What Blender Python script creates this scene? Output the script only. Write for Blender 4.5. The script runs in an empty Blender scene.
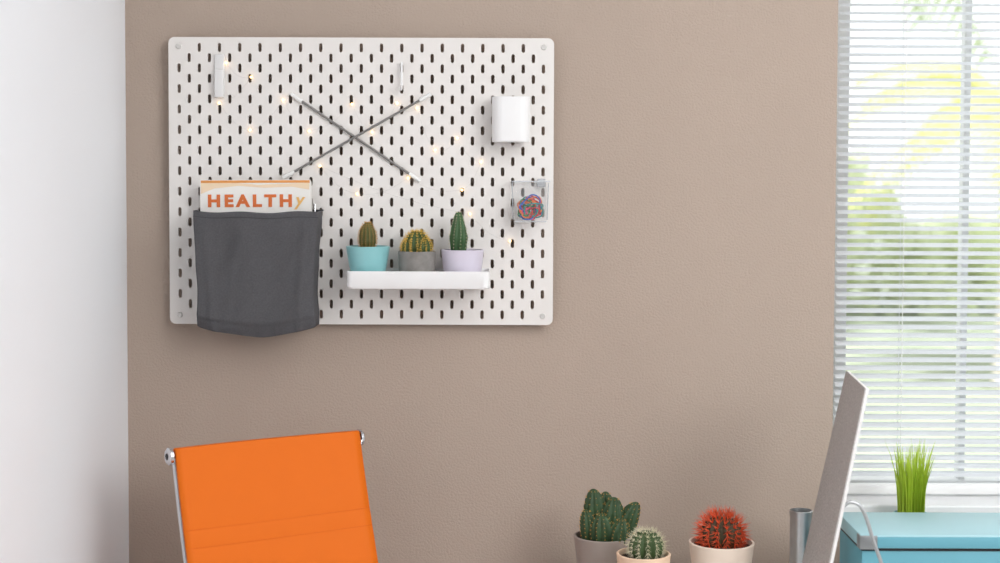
import bpy, bmesh, math, random
from mathutils import Vector, Matrix, noise
random.seed(4)
PI=math.pi
S=bpy.context.scene
C=S.collection
S.view_settings.view_transform='Standard'
S.view_settings.look='None'
S.view_settings.exposure=0

# ---------------- camera ----------------
F=1500.0; PH=math.radians(2.5)
CY=176.6+F*math.tan(PH)
CAM=Vector((0,-3.0,1.55))
cd=bpy.data.cameras.new('camera'); cam=bpy.data.objects.new('camera',cd); C.objects.link(cam)
RM=Matrix.Rotation(PI/2-PH,3,'X')@Matrix.Rotation(math.radians(.2),3,'Z')
cam.location=CAM; cam.rotation_euler=RM.to_euler()
cd.sensor_width=36; cd.lens=36*F/1000; cd.clip_start=0.05; cd.shift_y=-(281.5-CY)/1000
cd.dof.use_dof=True; cd.dof.focus_distance=2.85; cd.dof.aperture_fstop=3.0
S.camera=cam
def pt(px,py,Y):
    d=RM@Vector((px-500,CY-py,-F))
    return CAM+d*((Y-CAM.y)/d.y)

# ---------------- materials ----------------
def lin(c):
    return tuple(((v/255)/12.92 if v/255<=.04045 else ((v/255+.055)/1.055)**2.4) for v in c)
def mat(name,rgb,rough=.5,metal=0,var=.06,scale=8,bump=0,bscale=200,detail=3,spec=.5,coat=0,sub=0,bdist=.001):
    m=bpy.data.materials.new(name); m.use_nodes=True
    n=m.node_tree.nodes; l=m.node_tree.links; b=n['Principled BSDF']
    c=lin(rgb)
    tc=n.new('ShaderNodeTexCoord')
    nz=n.new('ShaderNodeTexNoise'); nz.inputs['Scale'].default_value=scale; nz.inputs['Detail'].default_value=detail
    l.new(tc.outputs['Object'],nz.inputs['Vector'])
    r=n.new('ShaderNodeValToRGB')
    r.color_ramp.elements[0].position=.3; r.color_ramp.elements[1].position=.7
    r.color_ramp.elements[0].color=(*[max(0,v*(1-var)) for v in c],1)
    r.color_ramp.elements[1].color=(*[min(1,v*(1+var)) for v in c],1)
    l.new(nz.outputs['Fac'],r.inputs['Fac']); l.new(r.outputs['Color'],b.inputs['Base Color'])
    b.inputs['Roughness'].default_value=rough; b.inputs['Metallic'].default_value=metal
    b.inputs['Specular IOR Level'].default_value=spec
    b.inputs['Coat Weight'].default_value=coat
    if bump:
        n2=n.new('ShaderNodeTexNoise'); n2.inputs['Scale'].default_value=bscale; n2.inputs['Detail'].default_value=4
        l.new(tc.outputs['Object'],n2.inputs['Vector'])
        bp=n.new('ShaderNodeBump'); bp.inputs['Strength'].default_value=bump; bp.inputs['Distance'].default_value=bdist
        l.new(n2.outputs['Fac'],bp.inputs['Height']); l.new(bp.outputs['Normal'],b.inputs['Normal'])
    return m
def emis(name,rgb,st):
    m=mat(name,rgb); b=m.node_tree.nodes['Principled BSDF']
    b.inputs['Emission Color'].default_value=(*lin(rgb),1); b.inputs['Emission Strength'].default_value=st
    return m
def clear(name,rgb,fac,rough=.05):
    m=bpy.data.materials.new(name); m.use_nodes=True
    n=m.node_tree.nodes; l=m.node_tree.links; b=n['Principled BSDF']
    b.inputs['Base Color'].default_value=(*lin(rgb),1); b.inputs['Roughness'].default_value=rough
    t=n.new('ShaderNodeBsdfTransparent'); mx=n.new('ShaderNodeMixShader'); mx.inputs[0].default_value=fac
    l.new(t.outputs[0],mx.inputs[1]); l.new(b.outputs[0],mx.inputs[2])
    l.new(mx.outputs[0],n['Material Output'].inputs['Surface'])
    return m
def leafy(name,rgb,tr=.35,var=.2,scale=20):
    m=mat(name,rgb,rough=.5,var=var,scale=scale)
    n=m.node_tree.nodes; l=m.node_tree.links
    t=n.new('ShaderNodeBsdfTranslucent'); t.inputs[0].default_value=(*lin(rgb),1)
    mx=n.new('ShaderNodeMixShader'); mx.inputs[0].default_value=tr
    l.new(n['Principled BSDF'].outputs[0],mx.inputs[1]); l.new(t.outputs[0],mx.inputs[2])
    l.new(mx.outputs[0],n['Material Output'].inputs['Surface'])
    return m
M={}
M['wall']=mat('taupe_plaster',(182,165,152),.85,var=.02,scale=3,bump=.75,bscale=240,spec=.15,bdist=.0022)
M['white_wall']=mat('white_paint',(243,245,249),.8,var=.01,scale=2,bump=.1,bscale=150,spec=.2)
M['white_wall2']=mat('white_paint_warm',(236,237,238),.8,var=.01,scale=2,spec=.2)
M['ceiling']=mat('ceiling_paint',(238,240,242),.9,var=.01)
M['floor']=mat('floor_laminate',(190,188,186),.5,var=.1,scale=3,bump=.05,bscale=40)
M['board']=mat('board_white',(236,232,228),.45,var=.01,scale=4)
M['white']=mat('white_plastic',(244,244,244),.4,var=.01)
M['clip']=mat('white_clip_plastic',(232,231,230),.4,var=.01)
M['powder']=mat('white_powder_coat',(243,243,243),.4,var=.01,bump=.03,bscale=600)
M['chrome']=mat('chrome',(215,215,218),.14,1,var=.02)
M['steel']=mat('brushed_steel',(200,202,204),.35,1,var=.05,scale=60)
M['fitting']=mat('metal_corner_fitting',(150,152,154),.35,.6,var=.05)
M['stand']=mat('grey_metal_stand',(178,180,182),.4,.5,var=.03)
M['screw']=mat('pale_screw',(214,212,208),.4,.2,var=.03)
M['darkmetal']=mat('grey_rod',(132,130,128),.4,.15,var=.05)
M['rodtip']=mat('pale_tip',(246,246,244),.4,var=.02)
M['black']=mat('black_plastic',(28,28,30),.45,var=.1)
M['felt']=mat('charcoal_fabric',(91,90,93),.95,var=.10,scale=350,bump=.6,bscale=900,spec=.12)
M['felt_dark']=mat('charcoal_fabric_seam',(70,70,73),.95,var=.1,scale=300,bump=.5,bscale=900,spec=.1)
M['orange']=mat('orange_leather',(231,112,22),.6,var=.006,scale=30,bump=.06,bscale=420,spec=.2)
M['orange_seam']=mat('orange_stitched_seam',(220,101,18),.6,var=.02,scale=200,spec=.2)
M['turq_pot']=mat('turquoise_glaze',(142,200,204),.3,var=.03,coat=.3)
M['grey_pot']=mat('grey_concrete',(138,134,130),.85,var=.15,scale=60,bump=.4,bscale=300)
M['lilac_pot']=mat('pale_lilac_glaze',(218,211,226),.35,var=.02,coat=.2)
M['taupe_pot']=mat('taupe_ceramic',(158,146,138),.6,var=.05,scale=30)
M['peach_pot']=mat('peach_ceramic',(238,206,178),.55,var=.03,scale=30)
M['cream_pot']=mat('cream_ceramic',(242,224,208),.5,var=.02,scale=30)
M['soil']=mat('soil',(62,48,38),.95,var=.4,scale=200,bump=.8,bscale=300)
M['c_brown']=mat('cactus_brown_green',(86,88,44),.7,var=.2,scale=60)
M['c_green']=mat('cactus_mid_green',(58,82,38),.6,var=.25,scale=60)
M['c_dark']=mat('cactus_deep_green',(50,84,44),.55,var=.25,scale=50)
M['c_dark2']=mat('cactus_bottle_green',(48,74,42),.6,var=.2,scale=50)
M['c_olive']=mat('cactus_olive',(62,84,44),.6,var=.2,scale=50)
M['c_shade']=mat('cactus_dark_olive',(70,58,36),.6,var=.2,scale=50)
M['sp_tan']=mat('tan_spines',(206,160,88),.6,var=.2)
M['sp_yellow']=mat('yellow_spines',(232,192,92),.6,var=.2)
M['sp_white']=mat('pale_spines',(222,214,184),.6,var=.1)
M['sp_red']=mat('orange_red_spines',(222,86,46),.6,var=.4,scale=150)
M['box']=mat('turquoise_box_lit',(172,210,218),.5,var=.02,coat=0)  # box turquoise paled on the lid, window light painted into the colour
M['box_d']=mat('turquoise_box_shaded',(104,168,184),.5,var=.03)  # darker copy of the box turquoise, shade painted on body and lid front
M['grass']=leafy('grass_blades',(196,220,80),.5)
M['linen']=mat('grey_speckled_panel',(182,177,174),.8,var=.28,scale=330,bump=.8,bscale=300,bdist=.002,detail=5)
M['trim_lit']=mat('frame_edge_lit',(238,236,234),.5,var=.02)  # bright tone paints the window light caught by the frame's edge
M['desk']=mat('desk_top_white',(232,230,226),.5,var=.02)
M['paper']=mat('magazine_paper',(246,243,238),.6,var=.01)
M['mag_or']=mat('magazine_orange',(236,160,88),.5,var=.05)
M['mag_pa']=mat('magazine_pale_peach',(248,222,190),.5,var=.03)
M['mag_ye']=mat('magazine_yellow',(244,192,112),.5,var=.03)
M['mag_title']=mat('title_orange',(226,118,58),.5,var=.02)
M['bulb']=emis('warm_bulb',(255,208,140),5)
M['wire']=clear('clear_thin_wire',(225,222,215),.07,.3)
M['clear']=clear('clear_plastic',(240,244,246),.05)
M['clear_rim']=clear('clear_plastic_rim',(226,230,234),.5)
M['glass']=clear('window_glass',(250,252,255),.03)
M['slat']=leafy('blind_slat_white',(224,227,231),.12,var=.005)
M['frame']=mat('white_window_frame',(240,241,242),.4,var=.01)
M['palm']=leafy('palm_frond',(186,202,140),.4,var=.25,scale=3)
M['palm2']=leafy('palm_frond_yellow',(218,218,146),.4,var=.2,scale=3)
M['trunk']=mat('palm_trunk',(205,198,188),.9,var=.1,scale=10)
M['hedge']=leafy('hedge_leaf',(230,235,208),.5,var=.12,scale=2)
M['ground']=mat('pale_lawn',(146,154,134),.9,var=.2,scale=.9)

# ---------------- mesh helpers ----------------
def box(bm,x0,x1,y0,y1,z0,z1,bev=0,seg=2):
    r=bmesh.ops.create_cube(bm,size=1)
    vs=r['verts']
    for v in vs:
        v.co=Vector(((x0+x1)/2+v.co.x*(x1-x0),(y0+y1)/2+v.co.y*(y1-y0),(z0+z1)/2+v.co.z*(z1-z0)))
    if bev:
        es=list({e for v in vs for e in v.link_edges})
        bmesh.ops.bevel(bm,geom=es,offset=bev,segments=seg,affect='EDGES',profile=.5)
def tube(bm,pts,r,seg=10,caps=True,flat=None):
    pts=[Vector(p) for p in pts]; n=len(pts)
    rr=r if isinstance(r,(list,tuple)) else [r]*n
    t0=(pts[1]-pts[0]).normalized()
    up=Vector((0,0,1)) if abs(t0.z)<.9 else Vector((1,0,0))
    u=t0.cross(up).normalized(); rings=[]
    for i,p in enumerate(pts):
        t=(pts[min(i+1,n-1)]-pts[max(i-1,0)]).normalized()
        u=(u-t*u.dot(t)).normalized(); w=t.cross(u)
        rings.append([bm.verts.new(p+(u*math.cos(2*PI*k/seg)+w*math.sin(2*PI*k/seg))*rr[i]) for k in range(seg)])
    for a,b in zip(rings,rings[1:]):
        for k in range(seg): bm.faces.new((a[k],a[(k+1)%seg],b[(k+1)%seg],b[k]))
    if caps: bm.faces.new(rings[0][::-1]); bm.faces.new(rings[-1])
def lathe(bm,prof,seg=40,c=(0,0,0)):
    c=Vector(c); rings=[]
    for (r,z) in prof:
        if r<1e-5: rings.append([bm.verts.new(c+Vector((0,0,z)))])
        else: rings.append([bm.verts.new(c+Vector((r*math.cos(2*PI*k/seg),r*math.sin(2*PI*k/seg),z))) for k in range(seg)])
    for a,b in zip(rings,rings[1:]):
        if len(a)==1 and len(b)==1: continue
        for k in range(seg):
            k2=(k+1)%seg
            if len(a)==1: bm.faces.new((a[0],b[k2],b[k]))
            elif len(b)==1: bm.faces.new((a[k],a[k2],b[0]))
            else: bm.faces.new((a[k],a[k2],b[k2],b[k]))
def rrect(w,d,r,n=6):
    out=[]
    for (cx,cy,a0) in ((w/2-r,d/2-r,0),(-w/2+r,d/2-r,90),(-w/2+r,-d/2+r,180),(w/2-r,-d/2+r,270)):
        for i in range(n+1):
            a=math.radians(a0+90*i/n); out.append((cx+r*math.cos(a),cy+r*math.sin(a)))
    return out
def loft(bm,levels,cap0=True,cap1=True):
    rings=[[bm.verts.new(Vector(p)) for p in L] for L in levels]; n=len(rings[0])
    for a,b in zip(rings,rings[1:]):
        for k in range(n): bm.faces.new((a[k],a[(k+1)%n],b[(k+1)%n],b[k]))
    if cap0: bm.faces.new(rings[0][::-1])
    if cap1: bm.faces.new(rings[-1])
def obj(name,bm,m,parent=None,smooth=True,ang=35,kind=None):
    bmesh.ops.recalc_face_normals(bm,faces=bm.faces)
    me=bpy.data.meshes.new(name); bm.to_mesh(me); bm.free()
    if smooth:
        me.shade_smooth(); me.set_sharp_from_angle(angle=math.radians(ang))
    o=bpy.data.objects.new(name,me); C.objects.link(o); me.materials.append(m)
    if parent: o.parent=parent
    if kind: o['kind']=kind
    return o
def NB(): return bmesh.new()
def thing(name,label,cat,loc=(0,0,0),rz=0,group=None):
    o=bpy.data.objects.new(name,None); o.empty_display_size=.05; C.objects.link(o)
    o.location=loc; o.rotation_euler=(0,0,rz); o['label']=label; o['category']=cat
    if group: o['group']=group
    return o
def tag(o,label,cat,group=None):
    o['label']=label; o['category']=cat
    if group: o['group']=group
    return o
def struct(name,boxes,m,bev=0,smooth=False):
    bm=NB()
    for b in boxes: box(bm,*b,bev=bev)
    return obj(name,bm,m,None,smooth,kind='structure')
def text(body,size,m,parent,loc,name='lettering',offset=0,shear=0,width=None,space=1):
    cu=bpy.data.curves.new(name,'FONT'); cu.body=body; cu.size=size; cu.extrude=.0002; cu.offset=offset; cu.shear=shear
    cu.space_character=space
    t=bpy.data.objects.new(name,cu); C.objects.link(t)
    dg=bpy.context.evaluated_depsgraph_get(); dg.update()
    me=bpy.data.meshes.new_from_object(t.evaluated_get(dg))
    bpy.data.objects.remove(t)
    xs=[v.co.x for v in me.vertices]; x0,x1=min(xs),max(xs)
    k=(width/(x1-x0)) if width else 1
    for v in me.vertices:
        x,y,z=v.co; v.co=Vector(((x-x0)*k,-z,y))
    me.materials.clear(); me.materials.append(m)
    o=bpy.data.objects.new(name,me); C.objects.link(o); o.parent=parent; o.location=loc
    return o
def cat(pts,n=6):
    pts=[Vector(p) for p in pts]; o=[]
    for i in range(len(pts)-1):
        p0=pts[max(i-1,0)]; p1=pts[i]; p2=pts[i+1]; p3=pts[min(i+2,len(pts)-1)]
        for j in range(n):
            t=j/n; o.append(.5*((2*p1)+(p2-p0)*t+(2*p0-5*p1+4*p2-p3)*t*t+(3*p1-p0-3*p2+p3)*t**3))
    return o+[pts[-1]]

# ---------------- room ----------------
XL=pt(127,281,0).x; XR=2.3; YB=-4.6; H=2.7
WX0=pt(835,250,0).x; WX1=2.05; WZ0=.88; WZ1=2.42; TH=.2
struct('wall_back',[(XL-.15,WX0,0,TH,0,H),(WX1,XR+.15,0,TH,0,H),(WX0,WX1,0,TH,0,WZ0),(WX0,WX1,0,TH,WZ1,H)],M['wall'])
struct('wall_left',[(XL-.15,XL,YB,0,0,H)],M['white_wall'])
struct('wall_right',[(XR,XR+.15,YB,0,0,H)],M['white_wall2'])
struct('wall_front',[(XL-.15,XR+.15,YB-.15,YB,0,H)],M['white_wall2'])
struct('floor',[(XL-.15,XR+.15,YB-.15,TH,-.1,0)],M['floor'])
struct('ceiling',[(XL-.15,XR+.15,YB-.15,TH,H,H+.1)],M['ceiling'])
struct('baseboard_back',[(XL,XR,-.015,0,0,.08)],M['frame'])
struct('baseboard_left',[(XL,XL+.015,YB,-.015,0,.08)],M['frame'])
struct('ground',[(-20,40,TH,60,-.5,-.35)],M['ground'])
# window
wf=NB(); fy0,fy1=.13,.18
for b in ((WX0,WX0+.055,fy0,fy1,WZ0,WZ1),(WX1-.035,WX1,fy0,fy1,WZ0,WZ1),(WX0,WX1,fy0,fy1,WZ0,WZ0+.035),(WX0,WX1,fy0,fy1,WZ1-.04,WZ1),
          (.968,.982,fy0+.01,fy1-.01,WZ0+.03,WZ1-.03),(1.46,1.475,fy0+.01,fy1-.01,WZ0+.03,WZ1-.03)): box(wf,*b,bev=.002)
w1=obj('window_1',wf,M['frame'],None,kind='structure')
g=NB(); box(g,WX0+.03,WX1-.03,.153,.157,WZ0+.03,WZ1-.03); obj('pane',g,M['glass'],w1,False)
struct('trim_1',[(WX0-.0,WX1+.03,-.035,fy0,WZ0-.005,WZ0+.018)],M['frame'],bev=.004)
# blind
bl=thing('window_blind','white horizontal slat blind hanging in the window','blind',(WX0,.06,WZ0+.018))
bw=WX1-WX0-.02
sl=NB(); z=.045; tilt=math.radians(21)
while z<WZ1-WZ0-.06:
    a=[]
    for k in range(5):
        t=(k/4-.5)*.022; yy=t*math.cos(tilt); zz=z+t*math.sin(tilt)+.0018*(1-(2*k/4-1)**2)
        a.append((sl.verts.new((.016,yy,zz)),sl.verts.new((bw,yy,zz))))
    for p,q in zip(a,a[1:]): sl.faces.new((p[0],p[1],q[1],q[0]))
    z+=.0168
obj('slats',sl,M['slat'],bl)
b=NB(); box(b,.016,bw,-.012,.012,.004,.024,bev=.004); obj('bottom_rail',b,M['white'],bl)
b=NB(); box(b,.016,bw,-.018,.018,WZ1-WZ0-.06,WZ1-WZ0-.02,bev=.003); obj('head_rail',b,M['white'],bl)
for x in (.15,.5,.85,1.2):
    b=NB()
    for yy in (-.0125,.0125): tube(b,[(x,yy,.02),(x,yy,WZ1-WZ0-.04)],.0007,6)
    obj('ladder_cord',b,M['white'],bl)

# ---------------- outside ----------------
def palm(x,y,z0,th,n,L,label,m,seed):
    rd=random.Random(seed)
    r=thing('palm_tree',label,'palm tree',(x,y,z0),0,'palms outside the window')
    b=NB(); tube(b,[(0,0,0),(.04,0,th*.5),(0,.03,th)],[.12,.09,.08],10); obj('trunk',b,M['trunk'],r)
    b=NB()
    for i in range(n):
        a=2*PI*i/n+rd.uniform(-.2,.2); el=rd.uniform(.1,1.25); pts=[]
        for k in range(9):
            t=k/8; rad=L*t*math.cos(el*(1-t*.5)); zz=th+L*(t*math.sin(el)-.75*t*t)
            pts.append(Vector((rad*math.cos(a),rad*math.sin(a),zz)))
        tube(b,pts,.008,4)
        side=Vector((-math.sin(a),math.cos(a),0))
        for k in range(1,8):
            for f in (0,.33,.66):
                p=pts[k].lerp(pts[k+1],f); d=(pts[k+1]-pts[k]).normalized()
                for s in (-1,1):
                    w=L*.32*(1-abs(k/8-.45)); q=p+(side*s+d*.6-Vector((0,0,.45))).normalized()*w
                    v=[b.verts.new(p-d*.018*L),b.verts.new(p+d*.018*L),b.verts.new(q)]
                    b.faces.new(v)
    obj('fronds',b,m,r,False)
palm(4.6,10.6,-.35,2.5,18,1.7,'yellow-green palm outside nearest the window',M['palm2'],1)
palm(8.6,12.0,-.35,1.6,16,1.7,'short green palm outside at the right of the window',M['palm'],2)
palm(3.7,14.5,-.35,5.0,26,2.9,'tallest green palm furthest back outside the window',M['palm'],3)
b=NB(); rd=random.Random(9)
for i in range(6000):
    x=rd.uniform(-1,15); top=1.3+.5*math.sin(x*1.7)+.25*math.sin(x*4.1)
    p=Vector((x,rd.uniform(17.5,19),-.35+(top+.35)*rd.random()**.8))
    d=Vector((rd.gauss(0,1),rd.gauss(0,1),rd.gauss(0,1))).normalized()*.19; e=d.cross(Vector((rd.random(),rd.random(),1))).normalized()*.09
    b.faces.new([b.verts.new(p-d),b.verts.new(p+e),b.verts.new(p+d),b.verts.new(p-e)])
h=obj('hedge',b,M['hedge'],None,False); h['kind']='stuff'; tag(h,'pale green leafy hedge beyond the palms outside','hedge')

# ---------------- pegboard ----------------
BY=-.0225 # centre of board thickness
bc=pt(361.3,181.6,-.025)
BW,BH=.7615,.568
pb=thing('pegboard','large white pegboard with rows of vertical slots mounted on tan wall','pegboard',(bc.x,0,bc.z))
cu=bpy.data.curves.new('pegboard_curve','CURVE'); cu.dimensions='2D'; cu.fill_mode='BOTH'; cu.extrude=.0025
def spl(pts):
    s=cu.splines.new('POLY'); s.points.add(len(pts)-1)
    for p,q in zip(s.points,pts): p.co=(q[0],q[1],0,1)
    s.use_cyclic_u=True
spl(rrect(BW,BH,.012,6))
def slot(cx,cz,w=.0068,h=.0180):
    r=w/2; o=[]
    for i in range(5): a=PI*i/4; o.append((cx+r*math.cos(a),cz+h/2-r+r*math.sin(a)))
    for i in range(5): a=PI+PI*i/4; o.append((cx+r*math.cos(a),cz-h/2+r+r*math.sin(a)))
    spl(o)
for j in range(27):
    zz=(j-13)*.0203
    if j%2==0:
        for i in range(19):
            if j in (0,26) and i in (0,18): continue
            slot((i-9)*.04,zz)
    else:
        for i in range(18): slot((i-8.5)*.04,zz)
t=bpy.data.objects.new('t',cu); C.objects.link(t)
dg=bpy.context.evaluated_depsgraph_get(); dg.update()
me=bpy.data.meshes.new_from_object(t.evaluated_get(dg)); bpy.data.objects.remove(t)
for v in me.vertices:
    x,y,z=v.co; v.co=Vector((x,z+BY,y))
me.materials.clear(); me.materials.append(M['board'])
po=bpy.data.objects.new('panel',me); C.objects.link(po); po.parent=pb
for sx in (-1,1):
    for sz in (-1,1):
        b=NB(); x,z=sx*(BW/2-.020),sz*(BH/2-.018)
        tube(b,[(x,0,z),(x,-.027,z)],.004,16)
        tube(b,[(x,-.025,z),(x,-.028,z)],[.0055,.0045],20); obj('mounting_screw',b,M['screw'],pb)
FY=-.0252 # just before board front

# clips, hooks
cl=pt(220,76,FY)
r=thing('wall_clip','white narrow clip hanging at the top left of the pegboard','clip',(cl.x,FY,cl.z))
b=NB(); box(b,-.010,.010,-.006,0,-.043,.043,bev=.0025); obj('clip_body',b,M['clip'],r)
b=NB(); box(b,-.009,.009,-.014,-.007,-.043,.012,bev=.003); obj('clip_jaw',b,M['clip'],r)
cl=pt(402,77,FY)
r=thing('peg_hook','thin white hook on the upper middle of the pegboard','hook',(cl.x,FY,cl.z))
b=NB(); tube(b,[(0,-.0025,.026),(0,-.008,.027),(0,-.01,.02),(0,-.01,-.015),(0,-.013,-.024),(0,-.022,-.026),(0,-.027,-.018)],.0022,8); obj('hook_wire',b,M['white'],r)

# crossed rods
def rod(a,bp_,Y,label):
    A=pt(*a,Y); B=pt(*bp_,Y)
    r=thing('rod',label,'rod',A)
    D=B-A; d=D.normalized()
    b=NB(); tube(b,[d*.012,D-d*.012],.0024,12); obj('shaft',b,M['darkmetal'],r)
    for p,q in ((Vector((0,0,0)),d*.026),(D-d*.026,D)):
        b=NB(); tube(b,[p,p.lerp(q,.2),q],[.003,.004,.004],12); obj('tip',b,M['rodtip'],r)
rod((291,94),(420,181),FY-.0046,'grey rod with pale tips sloping down to the right across pegboard')
rod((283,178),(431,94),FY-.0130,'grey rod with pale tips sloping up to the right across pegboard')

# fairy lights
bulbs=[(226,63),(251,77),(219,103),(250,130),(283,100),(309,131),(352,104),(372,132),(397,103),(417,108),(435,150),(457,138),(481,162),(462,190),(408,178),(357,194),(320,166),(470,214),(510,241)]
fr=pt(350,120,FY)
r=thing('fairy_light_string','thin string of tiny warm glowing lights draped over pegboard','fairy lights',fr)
P=[pt(x,y,FY-.0045)-fr for x,y in bulbs]
wp=[]
for a,c in zip(P,P[1:]):
    for k in range(6):
        t=k/6; q=a.lerp(c,t); q=q+Vector((0,0,-.012*math.sin(PI*t))); wp.append(q)
wp.append(P[-1])
b=NB(); tube(b,wp,.0004,5); obj('wire',b,M['wire'],r)
for i,p in enumerate(P):
    b=NB(); bmesh.ops.create_icosphere(b,subdivisions=2,radius=.0024); bmesh.ops.translate(b,verts=b.verts,vec=p); obj('bulb',b,M['bulb'],r)

# white cup
c0=pt(511,119.5,-.06)
r=thing('cup_holder','white rounded cup hanging at the upper right of the pegboard','cup',(c0.x,FY,c0.z))
w,hh,d=.075,.088,.055
def rr3(w,d,rad,z,yo): return [(x,y+yo,z) for x,y in rrect(w,d,rad,12)]
b=NB(); yo=-.0045-d/2
loft(b,[rr3(w*.97,d*.95,.020,-hh/2,yo),rr3(w*.99,d*.99,.022,-hh/2+.0015,yo),rr3(w,d,.022,-hh/2+.004,yo),rr3(w,d,.022,hh/2-.0005,yo),rr3(w-.001,d-.001,.0215,hh/2,yo),rr3(w-.005,d-.005,.020,hh/2,yo),rr3(w-.006,d-.006,.019,-hh/2+.006,yo)])
obj('cup_body',b,M['white'],r)
b=NB(); box(b,-.030,.030,-.004,0,-hh/2+.006,hh/2-.006,bev=.0015); obj('back_plate',b,M['powder'],r)

# clear container
c1=pt(530.5,201.5,-.055)
r=thing('clear_container','small clear plastic container holding rubber bands on the pegboard','container',(c1.x,FY,c1.z))
w,hh,d=.073,.081,.055; yo=-.008-d/2
b=NB(); loft(b,[rr3(w*.9,d*.9,.008,-hh/2,yo),rr3(w*.93,d*.93,.009,-hh/2+.003,yo),rr3(w,d,.01,hh/2,yo),rr3(w-.003,d-.003,.009,hh/2,yo),rr3(w*.93-.003,d*.93-.003,.008,-hh/2+.003,yo)])
obj('container_body',b,M['clear'],r)
b=NB(); loft(b,[rr3(w+.004,d+.004,.011,hh/2-.0025,yo),rr3(w+.004,d+.004,.011,hh/2,yo),rr3(w-.003,d-.003,.009,hh/2,yo),rr3(w-.003,d-.003,.009,hh/2-.0025,yo),rr3(w+.004,d+.004,.011,hh/2-.0025,yo)],False,False)
obj('rim',b,M['clear_rim'],r)
for s in (-1,1):
    b=NB(); tube(b,[(s*(w*.46),-.009,-hh/2+.004),(s*(w*.495),-.009,hh/2-.004)],.0012,8); obj('edge_rib',b,M['clear_rim'],r)
b=NB(); tube(b,[(-w*.42,yo-d*.44,-hh/2+.002),(w*.42,yo-d*.44,-hh/2+.002)],.0012,8); obj('edge_rib',b,M['clear_rim'],r)
b=NB(); box(b,.014,.030,-.010,0,hh/2-.012,hh/2+.004,bev=.0015); obj('hanging_tab',b,M['clear_rim'],r)
bandcols=[('green',(0,116,54)),('red',(200,20,28)),('blue',(16,84,186)),('orange',(232,110,16)),('teal',(0,140,136)),('pink',(224,60,110))]
bm_={n:mat('rubber_'+n,c,.5) for n,c in bandcols}
rd=random.Random(21)
for i in range(34):
    n,_=bandcols[i%6]
    R=rd.uniform(.013,.020); ta=rd.uniform(-.7,.7)
    Mx=Matrix.Rotation(ta,3,'Z')@Matrix.Rotation(rd.uniform(-.5,.5),3,'X')@Matrix.Rotation(PI/2,3,'X'); pts=[]
    sq=rd.uniform(.65,1); ph=rd.uniform(0,6); rot=rd.uniform(0,PI)
    for k in range(25):
        a=2*PI*k/24; x_=R*math.cos(a); y_=R*sq*math.sin(a)+.0030*math.sin(3*a+ph)
        pts.append(Mx@Vector((x_*math.cos(rot)-y_*math.sin(rot),x_*math.sin(rot)+y_*math.cos(rot),.003*math.sin(2*a+ph))))
    zmin=min(p.z for p in pts); xm=max(abs(p.x) for p in pts)
    b=NB(); tube(b,pts,.0014,6,False)
    lim=max(0,w*.42-.005-xm)
    o=obj('rubber_band',b,bm_[n]); o.location=(c1.x+rd.uniform(-lim,lim),FY+yo+rd.uniform(-.014,.010),c1.z-hh/2+.005-zmin+rd.uniform(0,.011))
    tag(o,n+' rubber band tangled in the clear container','rubber band','rubber bands in the clear container')

# shelf
sc=pt(418,271.5,-.13); sb=pt(418,289,-.13)
SW=144/1500*2.87; SH=sc.z-sb.z
sh=thing('shelf_tray','white shelf tray with rounded corners hanging low on the pegboard','shelf',(sc.x,FY,sb.z))
SD=.105; yo=-SD/2
b=NB(); loft(b,[rr3(SW-.006,SD-.004,.012,0,yo),rr3(SW,SD,.014,.003,yo),rr3(SW,SD,.014,SH-.001,yo),rr3(SW-.002,SD-.002,.013,SH,yo),rr3(SW-.005,SD-.005,.012,SH,yo),rr3(SW-.006,SD-.006,.011,SH-.010,yo)])
obj('tray',b,M['powder'],sh)
for x in (-.11,.11):
    b=NB(); box(b,x-.005,x+.005,-.003,0,SH-.012,SH+.012,bev=.001); obj('hanger',b,M['powder'],sh)
SHZ=sb.z+SH-.0095

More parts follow.
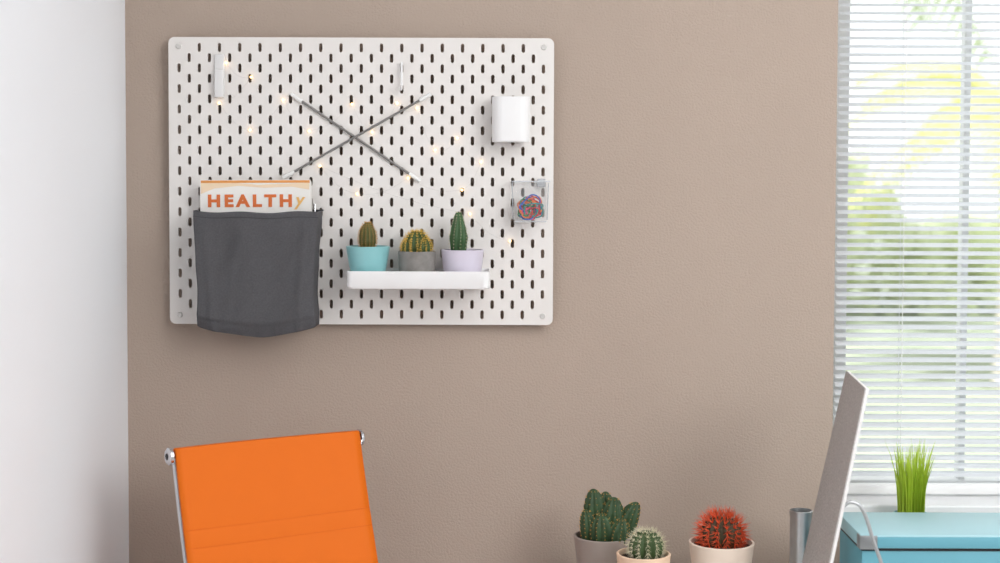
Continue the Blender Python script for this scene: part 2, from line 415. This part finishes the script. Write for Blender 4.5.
# ---------------- cacti ----------------
def pot(parent,r0,r1,h,m,rim=.003,th=.004,rimh=0):
    b=NB(); pr=[(0,0),(r0-.003,0),(r0,.003)]
    for k in range(1,7):
        t=k/6; pr.append((r0+(r1-r0)*t**.8,.003+(h-rimh-.004)*t))
    if rimh: pr+=[(r1+rim,h-rimh),(r1+rim,h-.001)]
    pr+=[(r1+(rim if rimh else 0)-.001,h),(r1-th+.001,h),(r1-th,h-.002),(r1-th-.001,h*.6),(0,h*.6)]
    lathe(b,pr,48); obj('pot',b,m,parent)
    b=NB(); lathe(b,[(0,h-.006),(r1*.5,h-.007),(r1-th-.0003,h-.009),(r1-th-.0003,h-.014),(0,h-.014)],32)
    obj('soil',b,M['soil'],parent)
def cactus(parent,c,h,rad,ribs,shape,m,spm,slen,per=7,nsp=5,amp=.12,lean=(0,0),seed=1,srad=.00045,up_b=0):
    rd=random.Random(seed); c=Vector(c); b=NB(); rows=22; seg=ribs*8
    def R(t):
        if shape=='globe':
            u=.12+.88*t; return rad*math.sqrt(max(0,1-(2*u-1)**2))
        if shape=='lobe':
            return rad*(.80+.20*math.sin(PI*min(1,t*1.05)))*(max(0,1-t**4.5))**.5
        base=.72+.28*math.sin(PI*min(1,t*1.15+.12)); 
        return rad*base*(max(0,1-t**5))**.5
    def P(t,a,ex=0):
        tw=.25*t if shape=='col' else 0
        q=R(t)*(1-amp+amp*2*abs(math.cos(ribs*(a)/2))**1.4*.5+amp*.5) 
        q*=1+.04*math.sin(per*2*PI*t)
        return c+Vector((lean[0]*t*t*h+(q+ex)*math.cos(a+tw),lean[1]*t*t*h+(q+ex)*math.sin(a+tw),h*t))
    rings=[]
    for i in range(rows+1):
        t=i/rows; t=1-(1-t)**1.5
        if i==rows: rings.append([b.verts.new(P(1,0))]); break
        rings.append([b.verts.new(P(t,2*PI*k/seg)) for k in range(seg)])
    for A,B in zip(rings,rings[1:]):
        for k in range(seg):
            if len(B)==1: b.faces.new((A[k],A[(k+1)%seg],B[0]))
            else: b.faces.new((A[k],A[(k+1)%seg],B[(k+1)%seg],B[k]))
    b.faces.new(rings[0][::-1])
    body=obj('cactus_body',b,m,parent,ang=80)
    b=NB()
    for i in range(ribs):
        a=2*PI*i/ribs
        for j in range(per):
            t=(j+.5)/per; t=t**.85
            if t>.985: t=.985
            p=P(t,a); e=P(min(1,t+.03),a)-P(max(0,t-.03),a)
            rad_v=Vector((math.cos(a),math.sin(a),0)); n=(rad_v*e.z-Vector((0,0,1))*rad_v.dot(e)).normalized()
            tang=Vector((-math.sin(a),math.cos(a),0)); up=n.cross(tang)
            for s in range(nsp):
                g=2*PI*s/nsp+rd.random(); sp=rd.uniform(.45,.95)
                d=(n+(tang*math.cos(g)+up*math.sin(g))*sp+Vector((0,0,up_b))).normalized()*slen*rd.uniform(.6,1.25)
                u=d.cross(Vector((.3,.5,.8))).normalized()*srad; w=d.cross(u).normalized()*srad
                tip=b.verts.new(p+d); q=[b.verts.new(p+u),b.verts.new(p-u*.5+w),b.verts.new(p-u*.5-w)]
                for k in range(3): b.faces.new((q[k],q[(k+1)%3],tip))
    obj('spines',b,spm,body,False,kind='stuff')
    return body
def zof(px,py,Y): return pt(px,py,Y).z
PYs=-.078
def shelfpot(px,rimy,wpx,bpx,m,label,rimh=0):
    q=pt(px,rimy,PYs); k=(PYs+3)/1500
    r=thing('potted_cactus',label,'cactus',(q.x,PYs,SHZ),0,'potted cacti on the shelf tray')
    h=q.z-SHZ; pot(r,bpx/2*k,wpx/2*k,h,m,rim=.0,th=.004)
    return r,h,k
r,h,k=shelfpot(368,246,44,34,M['turq_pot'],'small brown-spined cactus in turquoise pot on the shelf tray')
cactus(r,(-.001,0,h-.008),(246-221)*k+.006,8.4*k,15,'lobe',M['c_brown'],M['sp_tan'],.0045,per=13,nsp=6,amp=.08,seed=2,srad=.00035)
r,h,k=shelfpot(417,251,38,36,M['grey_pot'],'bushy yellow-spined cactus in grey concrete pot on the shelf tray')
cactus(r,(-.001,0,h-.008),(251-230)*k+.006,12*k,13,'globe',M['c_green'],M['sp_yellow'],.008,per=10,nsp=7,seed=3,srad=.00055)
cactus(r,(.014,-.010,h-.008),(251-236)*k+.004,7.5*k,10,'globe',M['c_green'],M['sp_yellow'],.0065,per=8,nsp=6,seed=4,srad=.0005)
cactus(r,(-.017,-.008,h-.008),(251-237)*k+.004,6.5*k,10,'globe',M['c_green'],M['sp_yellow'],.0065,per=8,nsp=6,seed=5,srad=.0005)
r,h,k=shelfpot(462.5,249.5,43,37,M['lilac_pot'],'slim upright green cactus in pale lilac pot on the shelf tray')
cactus(r,(-.008,0,h-.008),(250-211)*k+.006,8.6*k,9,'col',M['c_dark'],M['sp_white'],.0036,per=14,nsp=6,amp=.14,seed=6,srad=.0003)

# ---------------- bag and magazines ----------------
bt=pt(255.5,211,-.10); bbm=pt(255.5,336,-.11)
BGW=122/1500*2.91; BGD=.078; BGH=bt.z-bbm.z
bag=thing('storage_bag','charcoal grey fabric storage bag hanging on the left of pegboard','bag',(bt.x,FY,bt.z))
def bagring(v,rad=.004):
    wv=BGW*(1-.035*math.sin(PI*min(1,v*1.1)*.5)); pts=[]
    base=rrect(wv,BGD*(1-.30*max(0,v-.90)/.10),rad,4); n=len(base)
    for i in range(n):
        a=Vector((*base[i],0)); c=Vector((*base[(i+1)%n],0)); L0=(c-a).length
        m_=40 if L0>.1 else (8 if L0>.02 else 1)
        pts+=[a.lerp(c,j/m_) for j in range(m_)]
    L=[]
    for p in pts:
        u=p.x/(BGW/2); sag=.019*(1-abs(u)**2.4)+.003*math.sin(u*5+1)*(1-u*u)
        z=-(BGH-.019)*v-sag*v**1.5
        z-=(.0025*(1-u*u)+.0015*math.sin(u*7))*(1-min(1,v*3))*(1 if p.y<0 else 0)
        q=Vector((p.x,p.y-BGD/2-.003,z))
        if p.y<-BGD*.25:
            m_=min(1,v*4)
            q.y-= .013*noise.noise(Vector((p.x*17,v*1.3,1)))*m_+.006*noise.noise(Vector((p.x*34+v*5,v*2.6,4)))*m_
            q.y-=.004*math.exp(-((u-.80+.10*v)/.05)**2)*m_+.004*math.exp(-((u+.84-.14*v)/.05)**2)*m_
            q.y-=.0035*math.exp(-((u+.25+.25*v)/.05)**2)*math.sin(PI*v)*v
            q.y+=.0018*math.exp(-((v-.925)/.012)**2)
        q.x+=(.0022*math.sin(v*6+1)+.0010*math.sin(v*15))*abs(u)**3*(1 if u>0 else -.7)
        L.append(q)
    return L
b=NB(); levels=[bagring(i/60) for i in range(61)]
last=levels[-1]; cen=sum(last,Vector())/len(last)
bot=[[cen+(q-cen)*.97+Vector((0,0,-.002)) for q in last],[cen+(q-cen)*.5+Vector((0,0,-.003)) for q in last]]
loft(b,levels+bot,False,True)
bo=obj('bag_body',b,M['felt'],bag,ang=60)
md=bo.modifiers.new('s','SOLIDIFY'); md.thickness=.0015; md.offset=-1
b=NB(); sp=[q+Vector((0,-.0004,0)) for q in bagring(.05) if q.y<-BGD+.010]
sp.sort(key=lambda q:q.x); tube(b,sp,.0005,6); obj('hem_stitching',b,M['felt_dark'],bag)
for sx in (-1,1):
    b=NB(); x=sx*(BGW/2-.012); tube(b,[(x,-.0025,.012),(x,-.004,.012),(x,-.006,.004),(x,-.006,-.012)],.002,8); obj('hook',b,M['steel'],bag)
b=NB(); tube(b,[(-BGW/2-.005,-.005,0),(BGW/2+.005,-.005,0)],.0016,10); obj('top_rail',b,M['felt_dark'],bag)

def magazine(pxl,pxr,pyt,Y,label,tilt):
    a=pt(pxl,pyt,Y); c=pt(pxr,pyt,Y); w=c.x-a.x; hgt=.20
    r=thing('magazine',label,'magazine',(a.x,Y,a.z-hgt),0,None); r.rotation_euler=(0,tilt,0)
    b=NB(); box(b,.001,w-.001,0,.004,.001,hgt-.001); obj('pages',b,M['paper'],r,False)
    b=NB(); box(b,0,w,-.0006,0,0,hgt); box(b,0,w,.004,.0046,0,hgt); box(b,-.0006,0,-.0006,.0046,0,hgt); obj('cover',b,M['paper'],r,False)
    return r,w,hgt
magazine(212,314,184,-.050,'plain white magazine behind the orange-titled one in grey bag',math.radians(-1.6))
r,w,hg=magazine(201,311,180,-.064,'magazine titled HEALTHy in orange letters standing in grey bag',math.radians(-.4))
b=NB(); box(b,.001,w-.001,-.0009,-.0006,hg-.006,hg-.001); obj('top_band',b,M['mag_or'],r,False)
k=2.934/1500
b=NB(); vs=[b.verts.new((x*k,-.0008,hg-z_*k)) for x,z_ in ((.5,3),(34,3),(58,5),(84,4),(109,3),(109,10),(92,7),(64,8),(38,6),(14,8.5),(.5,14))]; b.faces.new(vs); obj('cover_artwork',b,M['mag_pa'],r,False)
text('HEALTH',.032,M['mag_title'],r,(7.5*k,-.0012,hg-26.5*k),'title_lettering',offset=.0015,width=84*k,space=1.38)
text('y',.034,M['mag_ye'],r,(93.5*k,-.0012,hg-25.5*k),'title_letter',offset=.0006,shear=.2,width=11.5*k)

# ---------------- chair ----------------
th=math.radians(32.2)
Lc=pt(176,450,-.40); Rc=pt(360,431,-.21)
lat=Vector((math.cos(th),math.sin(th),0)); back=Vector((-math.sin(th),math.cos(th),0))
mid=(Lc+Rc)/2; root=mid-back*.37; root.z=0
TZ=mid.z; CW=(Rc-Lc).xy.length
ch=thing('office_chair','orange leather office chair with chrome side rails before tan wall','chair',root,th)
path=[(.372,TZ),(.345,TZ-.09),(.314,TZ-.18),(.284,TZ-.27),(.258,TZ-.36),(.236,TZ-.44),(.222,TZ-.50),(.20,.525),(.165,.475),(.10,.455),(0,.45),(-.12,.455),(-.2,.46),(-.235,.455),(-.25,.43)]
def sm(path,n=10):
    o=[]
    for i in range(len(path)-1):
        p0=Vector(path[max(i-1,0)]); p1=Vector(path[i]); p2=Vector(path[i+1]); p3=Vector(path[min(i+2,len(path)-1)])
        for j in range(n):
            t=j/n; o.append(.5*((2*p1)+(p2-p0)*t+(2*p0-5*p1+4*p2-p3)*t*t+(3*p1-p0-3*p2+p3)*t**3))
    o.append(Vector(path[-1])); return o
sp=sm(path); b=NB(); nx=24; grid=[]
SEAMS=[TZ-.136,TZ-.166,TZ-.27,TZ-.30,TZ-.41,TZ-.44]
pre=[Vector((.392,TZ-.03)),Vector((.390,TZ-.012)),Vector((.386,TZ-.003)),Vector((.379,TZ+.001))]
sp2=pre+sp
for p in sp2:
    row=[]
    for i in range(nx+1):
        u=-1+2*i/nx; sag=.010*(1-u*u); zz=p.y
        if p.x<.5 and p.y>.5 and p not in pre:
            dip=sum(.0013*math.exp(-((zz-(s-.003*(1-u*u)))/.009)**2) for s in SEAMS)
        else: dip=0
        row.append(b.verts.new((u*CW/2,p.x+dip+ (sag if p.y>.5 else 0),p.y-(sag if p.y<=.5 else 0))))
    grid.append(row)
for A,B in zip(grid,grid[1:]):
    for i in range(nx): b.faces.new((A[i],A[i+1],B[i+1],B[i]))
o=obj('leather_sling',b,M['orange'],ch,ang=60); md=o.modifiers.new('s','SOLIDIFY'); md.thickness=.006; md.offset=-1
def seam(zz):
    pts=[]
    for i in range(nx+1):
        u=-1+2*i/nx; z_=zz-.003*(1-u*u)
        for a,c in zip(sp,sp[1:]):
            if a.y>=z_>=c.y:
                t=(a.y-z_)/(a.y-c.y); p=a.lerp(c,t); pts.append((u*CW/2*.995,p.x+.0012+.010*(1-u*u),z_)); break
    b=NB(); tube(b,pts,.0005,6); obj('seam',b,M['orange_seam'],ch)
for zz in SEAMS: seam(zz)
for s in (-1,1):
    x=s*(CW/2-.002)
    pts=[]
    for i in range(1,len(sp)):
        t=(sp[min(i+1,len(sp)-1)]-sp[i-1]).normalized(); nn=Vector((t.y*-1,t.x))
        if nn.x<0 and sp[i].y>.5: nn=-nn
        if sp[i].y<=.5 and nn.y>0: nn=-nn
        q=sp[i]+nn*.015; pts.append((x,q.x,q.y))
    b=NB(); tube(b,pts[::2],.0055,10); obj('side_rail',b,M['chrome'],ch)
    b=NB(); ky=.384; kz=TZ-.014
    tube(b,[(x-s*.012,ky,kz),(x+s*.006,ky,kz)],.0075,20)
    tube(b,[(x+s*.006,ky,kz),(x+s*.011,ky,kz),(x+s*.014,ky,kz)],[.0155,.0155,.012],24); kn=obj('end_knob',b,M['chrome'],ch)
    b=NB(); tube(b,[(x+s*.013,ky,kz),(x+s*.0146,ky,kz)],.006,16); obj('knob_cap',b,M['black'],kn)
b=NB(); tube(b,[(-CW/2+.004,.352,TZ-.16),(0,.375,TZ-.16),(CW/2-.004,.352,TZ-.16)],.006,10); obj('back_spreader',b,M['chrome'],ch)
b=NB(); box(b,-CW/2,CW/2,-.03,.03,.405,.43,bev=.006); obj('seat_bracket',b,M['chrome'],ch)
b=NB(); tube(b,[(0,0,.12),(0,0,.26)],.026,20); tube(b,[(0,0,.24),(0,0,.41)],.016,20); obj('gas_column',b,M['chrome'],ch)
for i in range(5):
    a=2*PI*i/5+.3; ca,sa=math.cos(a),math.sin(a)
    b=NB(); tube(b,[(ca*.01,sa*.01,.125),(ca*.13,sa*.13,.105),(ca*.265,sa*.265,.075)],[.022,.017,.012],12); l_=obj('base_leg',b,M['chrome'],ch)
    b=NB()
    for s in (-1,1): tube(b,[(ca*.265-sa*s*.006,sa*.265+ca*s*.006,.025),(ca*.265-sa*s*.02,sa*.265+ca*s*.02,.025)],.025,20)
    tube(b,[(ca*.265,sa*.265,.025),(ca*.265,sa*.265,.078)],.005,8); obj('caster',b,M['black'],l_)

# ---------------- desk ----------------
DZ=.77
dk=thing('desk','white desk running under the window along the wall','desk',(.09,-.02,0))
b=NB(); box(b,0,2.1,-.6,0,DZ-.025,DZ,bev=.002); obj('desk_top',b,M['desk'],dk)
for x in (.04,2.06):
    for y in (-.56,-.04):
        b=NB(); box(b,x-.02,x+.02,y-.02,y+.02,0,DZ-.025,bev=.002); obj('leg',b,M['frame'],dk)

def deskpot(px,rimy,wpx,Y,taper,m,label,rimh=0):
    q=pt(px,rimy,Y); k=(Y+3)/1500
    r=thing('potted_cactus',label,'cactus',(q.x,Y,DZ),0,'potted cacti on the desk')
    h=q.z-DZ; pot(r,wpx/2*k*taper,wpx/2*k,h,m,th=.005,rimh=rimh,rim=.002)
    return r,h,k
r,h,k=deskpot(603.5,535,60,-.19,.75,M['taupe_pot'],'clustered dark green cactus in taupe pot on desk')
for (dx,dy,top,rad,lx,sd) in ((-10,.010,489,11.5,-.05,1),(10,-.002,496,12,.06,2),(26,.008,502,11.5,.34,3),(-3,-.024,510,11,-.03,4),(16,-.030,515,10,.20,5),(-18,-.010,508,9,-.14,6),(4,.03,494,10,.0,7)):
    cactus(r,(dx*k*.75,dy,h-.012),(535-top)*k+.012,rad*k,9,'lobe',M['c_dark2'],M['sp_tan'],.0036,per=8,nsp=5,amp=.24,lean=(lx,0),seed=sd,srad=.0004)
r,h,k=deskpot(643.5,553,55,-.33,.72,M['peach_pot'],'small round pale-spined cactus in peach pot on desk')
cactus(r,(.005,0,h-.012),(556-534)*k+.014,16*k,12,'globe',M['c_olive'],M['sp_white'],.013,per=8,nsp=7,seed=11,srad=.0005,amp=.2)
r,h,k=deskpot(721.5,541.5,66,-.25,.72,M['cream_pot'],'round red-spined cactus in cream pot on desk')
cactus(r,(0,0,h-.012),(541-517)*k+.016,19*k,13,'globe',M['c_shade'],M['sp_red'],.022,per=8,nsp=8,seed=12,srad=.0009,up_b=.3,amp=.18)

# canister
q=pt(801,510,-.15); k=2.85/1500; hh=q.z-DZ
r=thing('metal_canister','slim brushed silver canister on desk behind the leaning frame','canister',(q.x,-.15,DZ))
b=NB(); R=11*k; lathe(b,[(0,0),(R-.001,0),(R,.001),(R,hh-.006),(R-.0012,hh-.005),(R-.0015,.004),(0,.004)],32); obj('canister_body',b,M['steel'],r)
b=NB(); lathe(b,[(R-.001,hh-.008),(R+.0012,hh-.008),(R+.0012,hh-.001),(R,hh),(R-.0018,hh),(R-.002,hh-.006)],32); obj('rim',b,M['steel'],r)

# leaning frame
TF=pt(846,371,-.27); TN=pt(865,388,-.50)
BF=pt(793,604,-.27); BN=pt(813,642,-.50)
BF.z=BN.z=DZ+.001; tz=(TF.z+TN.z)/2; TF.z=TN.z=tz
org=(BF+BN)/2; org.z=DZ
fr=thing('leaning_frame','grey speckled picture frame tilted back on a wire stand on desk','picture frame',org)
n=(BN-BF).cross(TF-BF).normalized(); n=n if n.x>0 else -n
def slab(bm,c,t0,t1,e=0):
    a=[bm.verts.new(x-org+n*t0) for x in c]; d=[bm.verts.new(x-org+n*t1) for x in c]
    bm.faces.new(a); bm.faces.new(d[::-1])
    for i in range(4): bm.faces.new((a[i],a[(i+1)%4],d[(i+1)%4],d[i]))
cs=[BF,BN,TN,TF]
b=NB(); slab(b,cs,0,.002); obj('front_panel',b,M['linen'],fr,False)
b=NB(); slab(b,cs,.002,.007); obj('backing',b,M['trim_lit'],fr,False)
WYs=-.49
wl=[pt(x,y,WYs)-org for x,y in ((842,508),(850,502),(860,506),(867,520),(873,540),(881,562),(892,600))]
ff=pt(903,640,WYs)-org; ff.z=.004; wl.append(ff)
b=NB(); tube(b,cat(wl),.0032,8); obj('support_wire',b,M['stand'],fr)

# turquoise box
bx0=.637; bz=zof(900,512,-.2)
r=thing('storage_box','turquoise lidded storage box with metal corners on desk','box',(bx0,-.38,DZ))
bh=bz-DZ; lidh=.025; bwid=.42; gp=.0045
b=NB(); box(b,.004,bwid-.004,.004,.176,0,bh-lidh-gp,bev=.003); obj('box_body',b,M['box_d'],r)
b=NB(); box(b,0,bwid,0,.18,bh-lidh,bh,bev=.003); lid=obj('lid',b,M['box'],r)
b=NB(); box(b,.003,bwid-.003,-.0012,.002,bh-lidh+.001,bh-.004,bev=.0008); obj('lid_edge',b,M['box_d'],lid)
for s in (0,1):
    x0,x1=(-.0015,.030) if s==0 else (bwid-.030,bwid+.0015)
    b=NB(); box(b,x0,x1,-.0034,.020,bh-lidh-.001,bh-.002,bev=.001); obj('corner_guard',b,M['fitting'],lid)
b=NB(); box(b,.003,bwid-.003,.003,.177,bh-lidh-gp,bh-lidh,bev=0); obj('gap_shade_strip',b,M['black'],r,False)  # black strip paints the shade in the gap below the lid

# grass plant
q=pt(911,513,-.11); k=2.89/1500
r=thing('potted_grass','bright yellow-green grass plant in pot behind the turquoise box','plant',(q.x,-.11,DZ))
hp_=q.z-DZ; pot(r,.024,.034,hp_,M['turq_pot'],th=.003)
b=NB(); rd=random.Random(3)
for i in range(170):
    a=rd.uniform(0,2*PI); rr=.025*math.sqrt(rd.random()); p=Vector((rr*math.cos(a),rr*math.sin(a),hp_-.008))
    L=rd.uniform(.095,.152); sp_=rd.uniform(0,.16)*(rr/.024+.3); d=Vector((math.cos(a)*sp_,math.sin(a)*sp_,1)); w=Vector((-math.sin(a+1),math.cos(a+1),0))*.0021
    prev=None; d.x+=rd.uniform(-.05,.05)
    for k2 in range(6):
        t=k2/5; c=p+Vector((d.x*L*t*(.2+.8*t*t),d.y*L*t*(.2+.8*t*t),L*t)); ww=w*(1-t*t*.95)
        cur=(b.verts.new(c-ww),b.verts.new(c+ww))
        if prev: b.faces.new((prev[0],prev[1],cur[1],cur[0]))
        prev=cur
obj('grass_blades',b,M['grass'],r,True,kind='stuff')

# ---------------- light ----------------
def area(name,loc,rot,sx,sy,e,col=(1,1,1)):
    d=bpy.data.lights.new(name,'AREA'); d.shape='RECTANGLE'; d.size=sx; d.size_y=sy; d.energy=e; d.color=col
    o=bpy.data.objects.new(name,d); C.objects.link(o); o.location=loc; o.rotation_euler=rot; return o
def aim(o,t): o.rotation_euler=(Vector(t)-o.location).to_track_quat('-Z','Y').to_euler()
a=area('added_ceiling_fill',(.9,-1.6,2.62),(0,0,0),1.4,1.2,18,(1,.995,.985))  # added overhead fill for the closed room, no fixture there
a=area('added_front_fill',(1.7,-2.9,2.3),(0,0,0),1.2,1.2,30,(1,.99,.98)); aim(a,(.45,0,1.2))  # added fill from front right, brightens the back wall towards the window
a=area('added_left_wall_fill',(2.0,-2.4,2.3),(0,0,0),1.2,1.2,17,(.98,.99,1)); aim(a,(-.75,-.6,.9))  # added fill aimed at the left wall to whiten it
sd=bpy.data.lights.new('sun','SUN'); sd.energy=8; sd.angle=.02; so=bpy.data.objects.new('sun',sd); C.objects.link(so)
so.rotation_euler=(math.radians(38),0,math.radians(-15)); so.location=(0,-3,6)
w=bpy.data.worlds.new('world'); S.world=w; w.use_nodes=True
n=w.node_tree.nodes; l=w.node_tree.links; bg=n['Background']
tc=n.new('ShaderNodeTexCoord'); nz=n.new('ShaderNodeTexNoise'); nz.inputs['Scale'].default_value=3
l.new(tc.outputs['Generated'],nz.inputs['Vector'])
rp=n.new('ShaderNodeValToRGB'); rp.color_ramp.elements[0].color=(.90,.96,1,1); rp.color_ramp.elements[1].color=(1,1,1,1)
l.new(nz.outputs['Fac'],rp.inputs['Fac']); l.new(rp.outputs['Color'],bg.inputs['Color']); bg.inputs['Strength'].default_value=1.5
